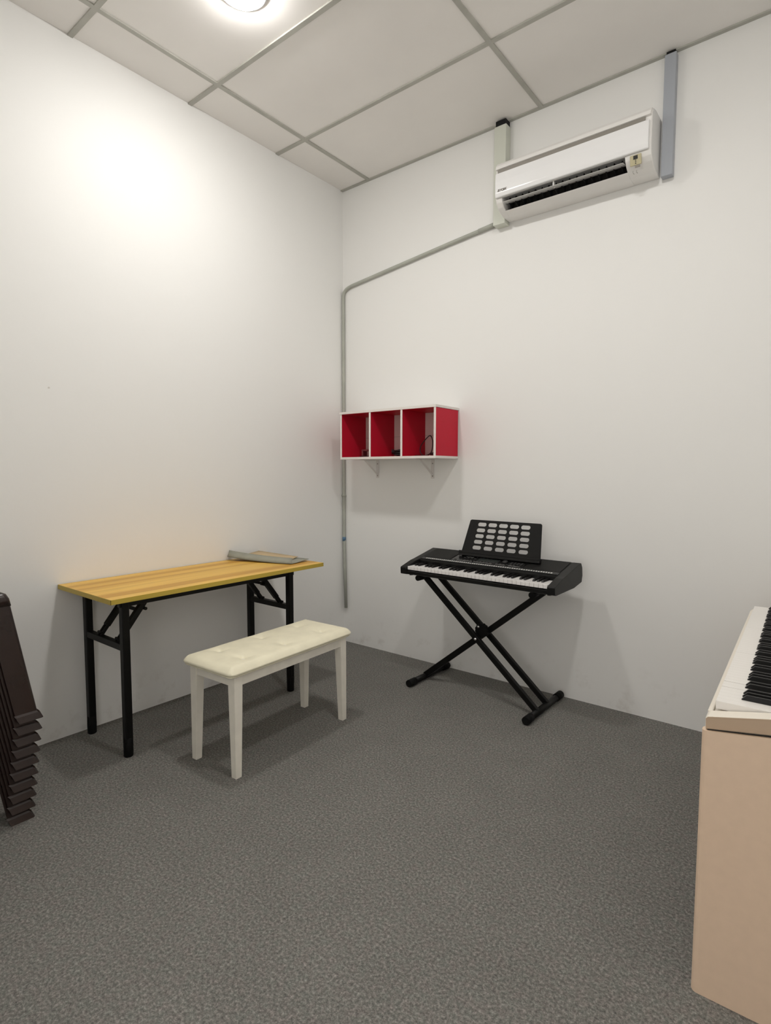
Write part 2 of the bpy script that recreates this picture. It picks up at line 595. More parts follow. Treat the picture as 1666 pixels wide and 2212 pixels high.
# ------------------------------------------------------------------ piano bench
t = thing('piano_bench', 'white piano bench with cream button-tufted cushion in front of the wooden table', 'bench', (0.805, -1.372, 0), math.radians(2.6))
BL, BWd = 0.792, 0.345
LX, LY = 0.135, 0.345          # leg centres (half)
nx, ny = 66, 140
ztop, zbot = 0.489, 0.446
btn = [(-0.085, -0.25), (0.075, -0.25), (-0.085, 0.0), (0.075, 0.0), (-0.085, 0.25), (0.075, 0.25)]
def cush_h(x, y):
    ex = max(0, 1 - abs(x) / (BWd / 2)); ey = max(0, 1 - abs(y) / (BL / 2))
    dx = (BWd / 2 - abs(x)); dy = (BL / 2 - abs(y))
    d = max(0.0, min(dx, dy))
    e = min(1.0, d / 0.040)
    h = 0.022 * (1 - (1 - e) ** 2.4)
    h += 0.008 * (1 - (1 - min(1, d / 0.12)) ** 2)
    for bx, by in btn:
        r = math.hypot(x - bx, y - by)
        h -= 0.021 * math.exp(-(r / 0.0135) ** 2) + 0.007 * math.exp(-(r / 0.042) ** 2)
        # little creases running between the buttons
        a = math.atan2(y - by, x - bx)
        h -= 0.0035 * math.exp(-((r - 0.028) / 0.020) ** 2) * (0.5 + 0.5 * math.cos(4 * a + bx * 40))
    return h
bm = NB()
def rc(x, y):   # pull the plan corners in so they are rounded
    r = 0.030
    ax, ay = abs(x), abs(y)
    hx, hy = BWd / 2, BL / 2
    if ax > hx - r and ay > hy - r:
        vx, vy = ax - (hx - r), ay - (hy - r)
        L = math.hypot(vx, vy); mx_ = max(vx, vy)
        if L > 1e-9:
            k = mx_ / L
            ax, ay = hx - r + vx * k, hy - r + vy * k
    return math.copysign(ax, x), math.copysign(ay, y)
xsn = [-BWd / 2 + BWd * 0.5 * (1 - math.cos(PI * i / nx)) for i in range(nx + 1)]
ysn = [-BL / 2 + BL * (0.72 * (j / ny) + 0.28 * 0.5 * (1 - math.cos(PI * j / ny))) for j in range(ny + 1)]
grid = []
for x in xsn:
    row = []
    for y in ysn:
        X, Y = rc(x, y)
        row.append(bm.verts.new((X, Y, zbot + 0.015 + cush_h(x, y))))
    grid.append(row)
for i in range(nx):
    for j in range(ny):
        bm.faces.new((grid[i][j], grid[i + 1][j], grid[i + 1][j + 1], grid[i][j + 1])).smooth = True
ring = [grid[i][0] for i in range(nx + 1)] + [grid[nx][j] for j in range(1, ny + 1)] + [grid[i][ny] for i in range(nx - 1, -1, -1)] + [grid[0][j] for j in range(ny - 1, 0, -1)]
prev = ring
for inset, dz in ((0.0015, -0.006), (0.006, -0.012), (0.012, -0.015)):
    cur = []
    for v in ring:
        L = Vector((v.co.x / (BWd / 2), v.co.y / (BL / 2)))
        cur.append(bm.verts.new((v.co.x * (1 - inset / (BWd / 2)), v.co.y * (1 - inset / (BL / 2)), zbot + 0.015 + dz)))
    n = len(ring)
    for i in range(n):
        bm.faces.new((prev[i], prev[(i + 1) % n], cur[(i + 1) % n], cur[i])).smooth = True
    prev = cur
bm.faces.new(prev)
cu = obj('cushion', bm, M['cushion'], t)
bm = NB()
rim = []
for v in range(0, 121):
    s = v / 120 * 4
    hx, hy = BWd / 2 - 0.009, BL / 2 - 0.009
    k = int(s) % 4; f = s - int(s)
    p = [(-hx + 2 * hx * f, -hy), (hx, -hy + 2 * hy * f), (hx - 2 * hx * f, hy), (-hx, hy - 2 * hy * f)][k]
    X, Y = rc(*p)
    rim.append((X, Y, zbot + 0.001))
tube(bm, rim, 0.0028, 8, False)
obj('piping', bm, M['cushion'], cu)
for bx, by in btn:
    bm = NB()
    z0 = zbot + 0.015 + cush_h(bx, by)
    lathe(bm, [(0.010, -0.002), (0.0115, 0.005), (0.0105, 0.0095), (0.006, 0.012), (0.001, 0.0126)], 16, (bx, by, z0))
    obj('tuft_button', bm, M['button'], cu)
bm = NB()
box(bm, LX - 0.010, LX + 0.012, -LY, LY, 0.396, zbot - 0.0005, 0.001, 1)
box(bm, -LX - 0.012, -LX + 0.010, -LY, LY, 0.396, zbot - 0.0005, 0.001, 1)
box(bm, -LX + 0.012, LX - 0.012, -LY - 0.012, -LY + 0.010, 0.396, zbot - 0.0005, 0.001, 1)
box(bm, -LX + 0.012, LX - 0.012, LY - 0.010, LY + 0.012, 0.396, zbot - 0.0005, 0.001, 1)
obj('apron', bm, M['benchwhite'], t)
for sx in (-1, 1):
    for sy in (-1, 1):
        bm = NB()
        ox, oy = sx * (LX + 0.0175), sy * (LY + 0.0175)
        w1, w2 = 0.043, 0.031
        pts = []
        for z, w in ((0.0, w2), (0.38, w1), (0.4455, w1)):
            for (ax, ay) in ((0, 0), (1, 0), (1, 1), (0, 1)):
                pts.append((ox - sx * w * ax, oy - sy * w * ay, z))
        fc = [(0, 1, 2, 3), (8, 9, 10, 11)]
        for l in (0, 4):
            for k in range(4):
                fc.append((l + k, l + (k + 1) % 4, l + 4 + (k + 1) % 4, l + 4 + k))
        tb = bmesh.new(); hull_faces(tb, pts, fc)
        bmesh.ops.recalc_face_normals(tb, faces=tb.faces)
        bmesh.ops.bevel(tb, geom=list(tb.edges), offset=0.0015, segments=2, affect='EDGES')
        add(bm, tb)
        obj('leg', bm, M['benchwhite'], t)

# ------------------------------------------------------------------ keyboard stand (origin: front centre on floor)
KR = math.radians(-0.9)
KX, KY = 1.365, -0.470
t = thing('keyboard_stand', 'black double braced cross shaped stand carrying the electronic keyboard', 'stand', (KX, KY, 0), KR)
xl, xr = -0.425, 0.345          # floor bars
def kbar(x, y0, y1, z, r, name, capname):
    bm = NB(); tube(bm, [(x, y0 + 0.05, z), (x, y1 - 0.05, z)], r, 16)
    o = obj(name, bm, M['black'], t)
    for a, b in ((y0, y0 + 0.065), (y1 - 0.065, y1)):
        bm = NB(); tube(bm, [(x, a, z), (x, a + 0.004, z)] if False else [(x, a, z), (x, b, z)], r + 0.0035, 16)
        obj(capname, bm, M['rubber'], o)
kbar(xl, 0.015, 0.445, 0.0225, 0.018, 'base_bar', 'end_cap')
kbar(xr, -0.010, 0.445, 0.0225, 0.018, 'base_bar', 'end_cap')
zs = 0.673                      # support bars just under the keyboard
xsl, xsr = -0.378, 0.342
kbar(xsl, 0.035, 0.345, zs - 0.004, 0.013, 'support_bar', 'rubber_sleeve')
kbar(xsr, 0.035, 0.345, zs - 0.004, 0.013, 'support_bar', 'rubber_sleeve')
# paired tubes: upper left to lower right, single tube the other way between them
for y in (0.125, 0.255):
    bm = NB(); sqtube(bm, (xsl, y, zs - 0.014), (xr, y, 0.03), 0.022, 0.032, (0, 0, 1), 0.003)
    obj('cross_tube', bm, M['black'], t)
bm = NB(); sqtube(bm, (xsr, 0.190, zs - 0.014), (xl, 0.190, 0.03), 0.024, 0.034, (0, 0, 1), 0.003)
obj('cross_tube', bm, M['black'], t)
px_, pz = -0.025, 0.352
pv = NB()
tube(pv, [(px_, 0.108, pz), (px_, 0.275, pz)], 0.010, 12)
obj('pivot_bolt', pv, M['black'], t)
bm = NB(); lathe(bm, [(0.0085, -0.003), (0.0085, 0.0), (0.006, 0.004), (0.001, 0.005)], 16)
bmesh.ops.transform(bm, matrix=Matrix.Translation((px_, 0.108, pz)) @ Matrix.Rotation(PI / 2, 4, 'X'), verts=bm.verts)
obj('bolt_head', bm, M['chrome'], t, 'silver bolt head')
bm = NB()
pts = []
for k in range(24):
    r = 0.037 + (0.004 if k % 2 else 0)
    pts.append((px_ + 0.012 + r * math.cos(2 * PI * k / 24), pz + 0.042 + r * math.sin(2 * PI * k / 24)))
prism(bm, pts, 'y', 0.150, 0.176, 0.002, 1)
clutch = obj('locking_clutch', bm, M['rubber'], t)
bm = NB(); lathe(bm, [(0.007, -0.002), (0.007, 0.002), (0.001, 0.003)], 12)
bmesh.ops.transform(bm, matrix=Matrix.Translation((px_ - 0.004, 0.148, pz + 0.062)) @ Matrix.Rotation(PI / 2, 4, 'X'), verts=bm.verts)
obj('clutch_pin', bm, M['chrome'], clutch)

# ------------------------------------------------------------------ electronic keyboard (local origin: front centre, z on the stand)
t = thing('electronic_keyboard', 'black electronic keyboard with perforated music rest on the cross shaped stand', 'keyboard', (KX, KY, 0.687), KR)
W2 = 0.480
prof = [(0.002, 0.005), (0.0, 0.040), (0.004, 0.046), (0.10, 0.074), (0.135, 0.080), (0.340, 0.124), (0.350, 0.122), (0.366, 0.098), (0.372, 0.055), (0.362, 0.018), (0.255, 0.002), (0.02, 0.0)]
bm = NB()
for a, b in ((-W2, -W2 + 0.042), (W2 - 0.042, W2)):
    prism(bm, prof, 'x', a, b, 0.0025, 2)
body_prof = [(0.140, 0.030), (0.137, 0.070), (0.140, 0.080), (0.340, 0.123), (0.350, 0.121), (0.365, 0.097), (0.370, 0.055), (0.360, 0.018), (0.255, 0.003), (0.02, 0.001), (0.005, 0.006), (0.003, 0.024), (0.012, 0.026), (0.05, 0.024), (0.12, 0.028)]
prism(bm, body_prof, 'x', -W2 + 0.0415, W2 - 0.0415)
case = obj('case', bm, M['kbody'], t)
for x in (-0.42, 0.0, 0.44):
    bm = NB(); lathe(bm, [(0.011, -0.003), (0.012, 0.0), (0.012, 0.004)], 14, (x, 0.03 if x else 0.06, 0.0))
    obj('rubber_foot', bm, M['rubber'], t)
# sloping top: unit vectors
S0 = Vector((0, 0.140, 0.0805)); S1 = Vector((0, 0.340, 0.1245))
sd = (S1 - S0).normalized(); sn = Vector((0, -sd.z, sd.y))
def top_mtx(x, s, lift=0.0):
    p = S0 + sd * s + sn * lift
    mm = Matrix((Vector((1, 0, 0)), sd, sn)).transposed().to_4x4()
    mm.translation = Vector((x, p.y, p.z))
    return mm
SL = (S1 - S0).length
fz = NB(); box(fz, -W2 + 0.046, W2 - 0.046, 0.004, 0.034, 0, 0.003, 0.001, 1, top_mtx(0, 0))
fas = obj('front_fascia', fz, M['kfascia'], t)
pr = NB()
for k in range(58):
    x = -0.395 + 0.79 * k / 57
    w = 0.0040 if k % 3 else 0.0048
    box(pr, x - w, x + w, 0.011, 0.021 + 0.0015 * (k % 2), 0.003, 0.0034, 0, 1, top_mtx(0, 0))
obj('printed_names', pr, M['kprint'], fas, 'row of pale printed names')
for a, b in ((-W2 + 0.050, -0.245), (0.225, W2 - 0.050)):
    bm = NB(); box(bm, a, b, 0.040, SL - 0.006, 0, 0.0022, 0.001, 1, top_mtx(0, 0))
    obj('speaker_grille', bm, M['kgrille'], t)
bm = NB(); box(bm, -0.238, 0.218, 0.040, SL - 0.010, 0, 0.0018, 0.0008, 1, top_mtx(0, 0))
pan = obj('control_panel', bm, M['kpanel'], t)
bm = NB(); box(bm, -0.075, 0.055, 0.066, 0.108, 0.0018, 0.0032, 0.0006, 1, top_mtx(0, 0)); obj('display', bm, M['klcd'], pan)
bm = NB(); lathe(bm, [(0.015, 0.0018), (0.015, 0.010), (0.0135, 0.012), (0.004, 0.0122)], 20)
bmesh.ops.transform(bm, matrix=top_mtx(0.095, 0.085), verts=bm.verts); obj('dial', bm, M['kbutton'], pan)
bm = NB(); lathe(bm, [(0.009, 0.0018), (0.009, 0.012), (0.007, 0.0135), (0.002, 0.0137)], 16)
bmesh.ops.transform(bm, matrix=top_mtx(-0.205, 0.10), verts=bm.verts); obj('volume_knob', bm, M['kbutton'], pan)
bm = NB(); box(bm, -0.007, 0.007, -0.0035, 0.0035, 0.0018, 0.0045, 0.0008, 1, None)
b0 = None
spots = [(-0.215 + 0.021 * k, 0.056) for k in range(19)] + [(-0.170 + 0.023 * k, 0.118) for k in range(8)] + [(0.135 + 0.020 * (k % 4), 0.072 + 0.012 * (k // 4)) for k in range(12)] + [(-0.170 + 0.023 * k, 0.092) for k in range(4)]
for x, s in spots:
    if b0 is None:
        b0 = obj('panel_button', bm, M['kbutton'], pan)
        o = b0
    else:
        o = b0.copy(); C.objects.link(o); o.parent = pan
    o.matrix_local = top_mtx(x, s)
for x0, x1, s in ((-0.20, -0.10, 0.0475), (-0.09, 0.03, 0.0475), (0.05, 0.11, 0.0475), (0.13, 0.20, 0.0475), (-0.17, -0.12, 0.108), (0.02, 0.06, 0.125), (0.08, 0.10, 0.122)):
    bm = NB(); box(bm, x0, x1, s, s + 0.0014, 0.0018, 0.0021, 0, 1, top_mtx(0, 0))
    obj('printed_line', bm, M['kprint'], pan, 'thin pale printed line')


# keys
NW = 36
kx0, kx1 = -0.4365, 0.4365
kw = (kx1 - kx0) / NW
bm = NB()
box(bm, -kw / 2 + 0.0008, kw / 2 - 0.0008, 0, 0.128, 0.0, 0.020, 0.0012, 2)
wk = None
for i in range(NW):
    loc = (kx0 + (i + 0.5) * kw, 0.014, 0.0305)
    if wk is None:
        wk = obj('white_key', bm, M['wkey'], t); wk.location = loc
    else:
        copy_part(wk, 'white_key', t, loc)
def black_key_bm(w, L, h):
    b_ = NB()
    hull_faces(b_, [(-w / 2, 0, 0), (w / 2, 0, 0), (w / 2, L, 0), (-w / 2, L, 0), (-w / 2 + 0.0012, 0.008, h), (w / 2 - 0.0012, 0.008, h), (w / 2 - 0.0012, L, h), (-w / 2 + 0.0012, L, h)],
               [(3, 2, 1, 0), (4, 5, 6, 7), (0, 1, 5, 4), (1, 2, 6, 5), (2, 3, 7, 6), (3, 0, 4, 7)])
    bmesh.ops.bevel(b_, geom=list(b_.edges), offset=0.0008, segments=1, affect='EDGES')
    return b_
bk = None
for i in range(NW - 1):
    if i % 7 in (0, 1, 3, 4, 5):
        loc = (kx0 + (i + 1) * kw, 0.058, 0.0502)
        if bk is None:
            bk = obj('black_key', black_key_bm(0.0125, 0.080, 0.011), M['kkey'], t); bk.location = loc
        else:
            copy_part(bk, 'black_key', t, loc)
# music rest: perforated sheet, trapezoid, leaning back
bm = NB()
RWb, RWt, RH = 0.252, 0.230, 0.205
def half_w(v):
    return RWb + (RWt - RWb) * v
ncol, nrow = 5, 5
def rest_pt(u, v):            # u -1..1, v 0..1  (flat, local x,z)
    return Vector((u * half_w(v), 0, v * RH))
# build the plate by cells: each hole cell is a rounded slot in a rectangle
hw, hh = 0.0285, 0.0118
def loop_edges(pts):
    vv = [bm.verts.new(p) for p in pts]
    for a, b in zip(vv, vv[1:] + vv[:1]):
        bm.edges.new((a, b))
c = [rest_pt(-1, 0), rest_pt(1, 0), rest_pt(1, 1), rest_pt(-1, 1)]
rr_ = 0.012
out = [c[0], c[1]]
out += [c[2] + Vector((-rr_ + rr_ * math.cos(a), 0, -rr_ + rr_ * math.sin(a))) for a in [PI / 2 * k / 6 for k in range(7)]]
out += [c[3] + Vector((rr_ - rr_ * math.sin(a), 0, -rr_ + rr_ * math.cos(a))) for a in [PI / 2 * k / 6 for k in range(7)]]
loop_edges(out)
for i in range(5):
    for j in range(5):
        ctr = rest_pt(-0.62 + 0.30 * i, 0.172 + 0.174 * j)
        hole = []
        for k in range(28):
            a = 2 * PI * (k + 0.5) / 28
            hole.append(ctr + Vector(((hw - hh) * (1 if math.cos(a) > 0 else -1) + hh * math.cos(a), 0, hh * math.sin(a))))
        loop_edges(hole)
bmesh.ops.triangle_fill(bm, use_beauty=True, use_dissolve=False, edges=list(bm.edges), normal=(0, -1, 0))
bmesh.ops.recalc_face_normals(bm, faces=bm.faces)
bmesh.ops.solidify(bm, geom=list(bm.faces), thickness=0.0032)
rest = obj('music_rest', bm, M['kbody'], t)
rest.location = (0.032, 0.266, 0.1285)
rest.rotation_euler = (math.radians(-19), 0, 0)
bm = NB(); box(bm, -RWb - 0.006, RWb + 0.006, -0.020, 0.006, -0.022, 0.006, 0.002, 2); box(bm, -RWb - 0.006, RWb + 0.006, -0.022, -0.017, -0.006, 0.007, 0.001, 1)
obj('rest_ledge', bm, M['kbody'], rest)

# ------------------------------------------------------------------ air conditioner on the back wall
AX0, AX1 = 1.332, 2.144
t = thing('air_conditioner', 'white wall mounted air conditioner with open louvre high on the back wall', 'air conditioner', (AX0, 0, 2.755))
AW = AX1 - AX0
ap = [(-0.001, 0.0), (-0.08, 0.0), (-0.120, 0.010), (-0.150, 0.026), (-0.170, 0.046), (-0.178, 0.064)]
bp_ = [(-0.178, 0.064), (-0.182, 0.090), (-0.176, 0.235), (-0.150, 0.262), (-0.110, 0.272), (-0.001, 0.272)]
slot_x0, slot_x1 = 0.038, 0.692
# body: two end pieces, a rear shell above the slot and the belly below it
bm = NB()
full = ap + bp_[1:]
prism(bm, full, 'x', 0.0, slot_x0, 0.004, 2)
prism(bm, full, 'x', slot_x1, AW, 0.004, 2)
belly = [(-0.001, 0.0), (-0.08, 0.0), (-0.120, 0.010), (-0.128, 0.0145), (-0.100, 0.024), (-0.001, 0.020)]
prism(bm, belly, 'x', slot_x0 - 0.002, slot_x1 + 0.002)
upper = [(-0.178, 0.066), (-0.182, 0.090), (-0.176, 0.235), (-0.150, 0.262), (-0.110, 0.272), (-0.001, 0.272), (-0.001, 0.085), (-0.120, 0.085)]
prism(bm, upper, 'x', slot_x0 - 0.002, slot_x1 + 0.002)
acb = obj('body', bm, M['acbody'], t)
bm = NB(); box(bm, slot_x0, slot_x1, -0.075, -0.003, 0.020, 0.086)
obj('vent_cavity', bm, M['acdark'], t, 'dark air outlet')
bm = NB()
fp = [(-0.183, 0.066), (-0.192, 0.070), (-0.196, 0.090), (-0.196, 0.150), (-0.191, 0.198), (-0.178, 0.200), (-0.183, 0.090)]
prism(bm, fp, 'x', 0.003, AW - 0.010, 0.004, 3)
fpanel = obj('front_panel', bm, M['acwhite'], t)
bm = NB()
tp = [(-0.176, 0.219), (-0.190, 0.221), (-0.186, 0.240), (-0.170, 0.258), (-0.150, 0.264)]
prism(bm, tp, 'x', 0.002, AW - 0.004, 0.002, 2)
obj('top_grille_rim', bm, M['acbody'], t)
bm = NB(); box(bm, 0.012, AW - 0.030, -0.1825, -0.176, 0.199, 0.2235)
obj('intake_groove', bm, M['acgroove'], t, 'grey intake groove')
# vanes inside and the flap
nv = 17
bm = NB(); prism(bm, [(-0.155, 0.048), (-0.105, 0.030), (-0.080, 0.034), (-0.080, 0.078), (-0.130, 0.078)], 'x', -0.0012, 0.0012)
v0 = None
for k in range(nv):
    x = slot_x0 + 0.025 + (slot_x1 - slot_x0 - 0.05) * k / (nv - 1)
    if v0 is None:
        v0 = obj('vane', bm, M['cap'], t); v0.location = (x, 0, 0)
    else:
        copy_part(v0, 'vane', t, (x, 0, 0))
bm = NB()
fl = [(-0.186, 0.0400), (-0.187, 0.0365), (-0.160, 0.0400), (-0.122, 0.0500), (-0.122, 0.0525), (-0.160, 0.0430)]
prism(bm, fl, 'x', slot_x0 + 0.006, slot_x1 - 0.004, 0.0008, 1)
flap = obj('louvre_flap', bm, M['acflap'], t)
bm = NB(); box(bm, slot_x0 + 0.29, slot_x0 + 0.297, -0.172, -0.15, 0.040, 0.070, 0.001, 1)
obj('flap_arm', bm, M['acbody'], flap)
# receiver window
bm = NB()
dm = Matrix.Translation((0.742, -0.1765, 0.040)) @ Matrix.Rotation(math.radians(12), 4, 'X')
box(bm, -0.026, 0.026, -0.003, 0.003, -0.024, 0.022, 0.002, 1, dm)
disp = obj('receiver_window', bm, M['accream'], t, 'yellowed receiver window')
disp.location = (0.0, 0.003, 0.0)
bm = NB()
box(bm, -0.010, 0.010, -0.0042, -0.003, 0.002, 0.018, 0, 1, dm)
for k in range(3):
    box(bm, -0.002 + 0.0, 0.003, -0.0042, -0.003, -0.004 - 0.007 * k, -0.0005 - 0.007 * k, 0, 1, dm)
obj('indicator_lights', bm, M['acdark'], disp)
bm = NB()
box(bm, -0.004, 0.020, -0.0042, -0.001, -0.036, -0.027, 0.001, 1, dm)
obj('reset_button', bm, M['acgroove'], disp)
# maker's mark on the left of the front panel
def text_mesh(body, size, name):
    cu_ = bpy.data.curves.new('lettering', 'FONT')
    cu_.body = body
    cu_.size = size
    cu_.extrude = 0.0004
    cu_.offset = 0.0006
    tmp = bpy.data.objects.new('lettering', cu_)
    C.objects.link(tmp)
    dg = bpy.context.evaluated_depsgraph_get()
    me = bpy.data.meshes.new_from_object(tmp.evaluated_get(dg))
    bpy.data.objects.remove(tmp)
    bpy.data.curves.remove(cu_)
    return me
me = text_mesh('YORK', 0.0185, 'badge')
bb = bmesh.new(); bb.from_mesh(me)
bmesh.ops.transform(bb, matrix=Matrix.Rotation(PI / 2, 4, 'X') @ Matrix.Diagonal((0.80, 1, 1, 1)), verts=bb.verts)
for k in range(3):
    z = 0.0012 + 0.0048 * k
    box(bb, -0.0150 + 0.0015 * k, -0.0020, -0.0004, 0.0004, z, z + 0.0030)
bdg = obj('badge', bb, M['logo'], fpanel, 'small dark brown maker mark', fix=False)
bdg.location = (0.035, -0.1967, 0.094)
bm = NB()
for dx in (0.0, 0.016):
    tube(bm, [(0.720 + dx + 0.004 * math.cos(a), -0.118 - 0.009 * math.sin(a), 0.0098 + 0.0035 * math.sin(a)) for a in [PI * 0.5 + PI * k / 8 for k in range(9)]], 0.0008, 6)
obj('moulded_mark', bm, M['acgroove'], t)
# pipe trunking beside the unit
def trunk(x0, x1, d, z0, z1, material, label):
    t_ = thing('pipe_trunking', label, 'pipe cover', (x0, 0, z0), 0, 'trunking beside the air conditioner')
    b_ = NB(); box(b_, 0, x1 - x0, -d, -0.0005, 0, z1 - z0, 0.002, 1)
    b2 = obj('cover', b_, material, t_)
    b_ = NB(); box(b_, 0.006, x1 - x0 - 0.006, -d + 0.006, -0.001, z1 - z0 + 0.0002, CEIL - z0)  # black block painted in for the dark open gap below the ceiling
    obj('dark_gap_block', b_, M['cap'], t_, 'black block painted as the dark gap above the cover')
    return t_
trunk(1.254, 1.329, 0.060, 2.738, 3.290, M['trunkgreen'], 'pale green white trunking on the left of the air conditioner')
trunk(2.156, 2.208, 0.040, 2.742, 3.308, M['trunkgrey'], 'blue grey trunking on the right of the air conditioner')

# conduit from the left trunking to the corner and down
t = thing('drain_pipe', 'thin grey drain pipe running from the air conditioner down the room corner', 'pipe', (0, 0, 0))
pr_ = 0.0118
path = [(1.249, -0.013, 2.766), (0.90, -0.013, 2.729), (0.50, -0.013, 2.683), (0.10, -0.013, 2.637)]
path += [(0.016 + 0.070 * (1 - math.sin(a)), -0.013, 2.632 - 0.055 * (1 - math.cos(a)) * 1.0) for a in [PI / 2 * k / 6 for k in range(1, 7)]]
path += [(0.0155, -0.0135, 2.2), (0.0155, -0.0135, 1.2), (0.0155, -0.0135, 0.83), (0.021, -0.014, 0.6), (0.032, -0.014, 0.265)]
bm = NB(); tube(bm, path, pr_, 14)
pp = obj('pipe', bm, M['pipe'], t)
bm = NB(); tube(bm, [(0.0155, -0.0135, 0.775), (0.0155, -0.0135, 0.806)], pr_ + 0.0012, 14)
obj('tape_wrap', bm, M['bluetape'], t, 'blue tape wrap')
bm = NB(); tube(bm, [(1.135, -0.013, 2.754), (1.248, -0.013, 2.766)], pr_ + 0.0022, 14)
obj('coupling', bm, M['pipe'], t)
bm = NB(); box(bm, 0.001, 0.029, -0.028, -0.001, 1.112, 1.124, 0.002, 1)
obj('pipe_clip', bm, M['pipe'], t)

# ------------------------------------------------------------------ red and white wall shelf
SX0, SX1, SZ0, SZ1, SD = 0.214, 1.000, 1.381, 1.703, 0.265
t = thing('wall_shelf', 'red and white three compartment box shelf mounted on the back wall near the corner', 'shelf', (SX0, 0, SZ0))
SW, SH = SX1 - SX0, SZ1 - SZ0
e = 0.015
def board(name, x0, x1, z0, z1, parent, y0=-SD, y1=-0.004):
    bm_ = NB(); box(bm_, x0, x1, y0 + 0.001, y1, z0, z1)
    return bm_
bm = NB(); box(bm, 0, SW, -SD, -0.002, 0, e); bot = obj('bottom_board', bm, M['shelfwhite'], t)
bm = NB(); box(bm, -0.004, SW + 0.002, -SD - 0.003, -0.002, SH - e, SH); topb = obj('top_board', bm, M['shelfwhite'], t)
bm = NB(); box(bm, e, SW - e, -SD + 0.004, -0.006, SH - e - 0.0012, SH - e - 0.0001); obj('red_ceiling', bm, M['red'], topb, 'red underside')
bm = NB(); box(bm, e, SW - e, -0.0085, -0.0025, e, SH - e - 0.0015); back = obj('back_panel', bm, M['shelfback'], t)
bm = NB(); box(bm, e, SW - e, -0.0090, -0.0086, SH * 0.485, SH * 0.485 + 0.0014); obj('panel_seam', bm, M['acgroove'], back)
cells = [0.0, 0.2585, 0.5190, SW - e]
for k, x in enumerate(cells):
    bm = NB(); box(bm, x + 0.0004, x + e - 0.0004, -SD + 0.0015, -0.009, e + 0.0003, SH - e - 0.0016)
    side = obj('upright_board', bm, M['red'], t, 'red upright board')
    bm = NB(); box(bm, x, x + e, -SD, -SD + 0.0014, e, SH - e)
    obj('edge_band', bm, M['shelfwhite'], side, 'white front edge')
bm = NB(); box(bm, e, SW - e, -SD + 0.003, -0.010, e + 0.0001, e + 0.0009); obj('red_floor', bm, M['red'], bot, 'red inside floor')
for x in (0.118, 0.590):
    bm = NB()
    box(bm, x - 0.013, x + 0.013, -0.0025, -0.0003, -0.128, -0.0005, 0.0006, 1)
    box(bm, x - 0.013, x + 0.013, -0.180, -0.0003, -0.0030, -0.0006, 0.0006, 1)
    sqtube(bm, (x, -0.004, -0.104), (x, -0.140, -0.005), 0.016, 0.003)
    br = obj('shelf_bracket', bm, M['bracket'], t, 'pale metal bracket')
    for z in (-0.028, -0.112):
        bm = NB(); lathe(bm, [(0.0042, 0.0), (0.0042, 0.0012), (0.001, 0.0022)], 12)
        bmesh.ops.transform(bm, matrix=Matrix.Translation((x, -0.0026, z)) @ Matrix.Rotation(PI / 2, 4, 'X'), verts=bm.verts)
        obj('screw', bm, M['acgroove'], br)

# things inside the shelf (they stay top-level)
zf = SZ0 + e + 0.0012
def cable_run(bm, pts, r):
    tube(bm, smooth_path(pts, 6), r, 8)
t = thing('power_adapter', 'small black adapter with maroon strap in the left shelf compartment', 'adapter', (SX0 + 0.16, -0.13, zf))
bm = NB(); prism(bm, [(0.03, 0.0), (0.085, 0.0), (0.085, 0.075), (0.074, 0.078), (0.066, 0.035), (0.05, 0.012), (0.03, 0.008)], 'y', -0.03, 0.03, 0.002, 2)
obj('housing', bm, M['cable'], t)
bm = NB(); box(bm, -0.06, 0.066, -0.022, 0.022, 0.042, 0.054, 0.003, 2); box(bm, -0.065, -0.05, -0.022, 0.022, 0.0, 0.052, 0.003, 2)
obj('strap', bm, M['maroon'], t, 'maroon strap')
bm = NB(); cable_run(bm, [(0.03, 0.0, 0.005), (-0.02, -0.03, 0.005), (-0.08, -0.02, 0.005), (-0.10, 0.03, 0.005), (-0.05, 0.05, 0.005)], 0.004)
obj('lead', bm, M['cable'], t)

t = thing('cable_bundle', 'tangled heap of black cables and plugs in the middle shelf compartment', 'cables', (SX0 + 0.42, -0.12, zf))
rnd = random.Random(3)
for k in range(5):
    bm = NB()
    pts = []
    a0 = rnd.random() * 6
    for i in range(11):
        a = a0 + i * 0.95
        rx = 0.070 * (0.55 + 0.45 * rnd.random()); ry = 0.055 * (0.5 + 0.5 * rnd.random())
        pts.append((rx * math.cos(a), ry * math.sin(a), 0.0045 + 0.010 * k * (0.6 + 0.4 * rnd.random()) + 0.008 * rnd.random()))
    cable_run(bm, pts, 0.0038)
    obj('cable', bm, M['cable'], t)
for (x, y, z, rz, ry) in ((0.045, -0.03, 0.0275, 0.4, 0.2), (0.075, 0.02, 0.044, 1.2, 1.3), (-0.055, -0.02, 0.030, 2.2, 0.35), (0.012, 0.025, 0.038, 0.9, -0.8), (0.060, -0.045, 0.014, -0.6, 0.0)):
    bm = NB()
    box(bm, -0.017, 0.017, -0.010, 0.010, -0.008, 0.008, 0.002, 2)
    tube(bm, [(0.016, 0, 0), (0.032, 0, 0)], 0.005, 10)
    tube(bm, [(-0.028, 0.005, 0), (-0.016, 0.005, 0)], 0.0015, 8)
    tube(bm, [(-0.028, -0.005, 0), (-0.016, -0.005, 0)], 0.0015, 8)
    o = obj('plug', bm, M['cable'], t)
    o.location = (x, y, z); o.rotation_euler = (0, ry, rz)

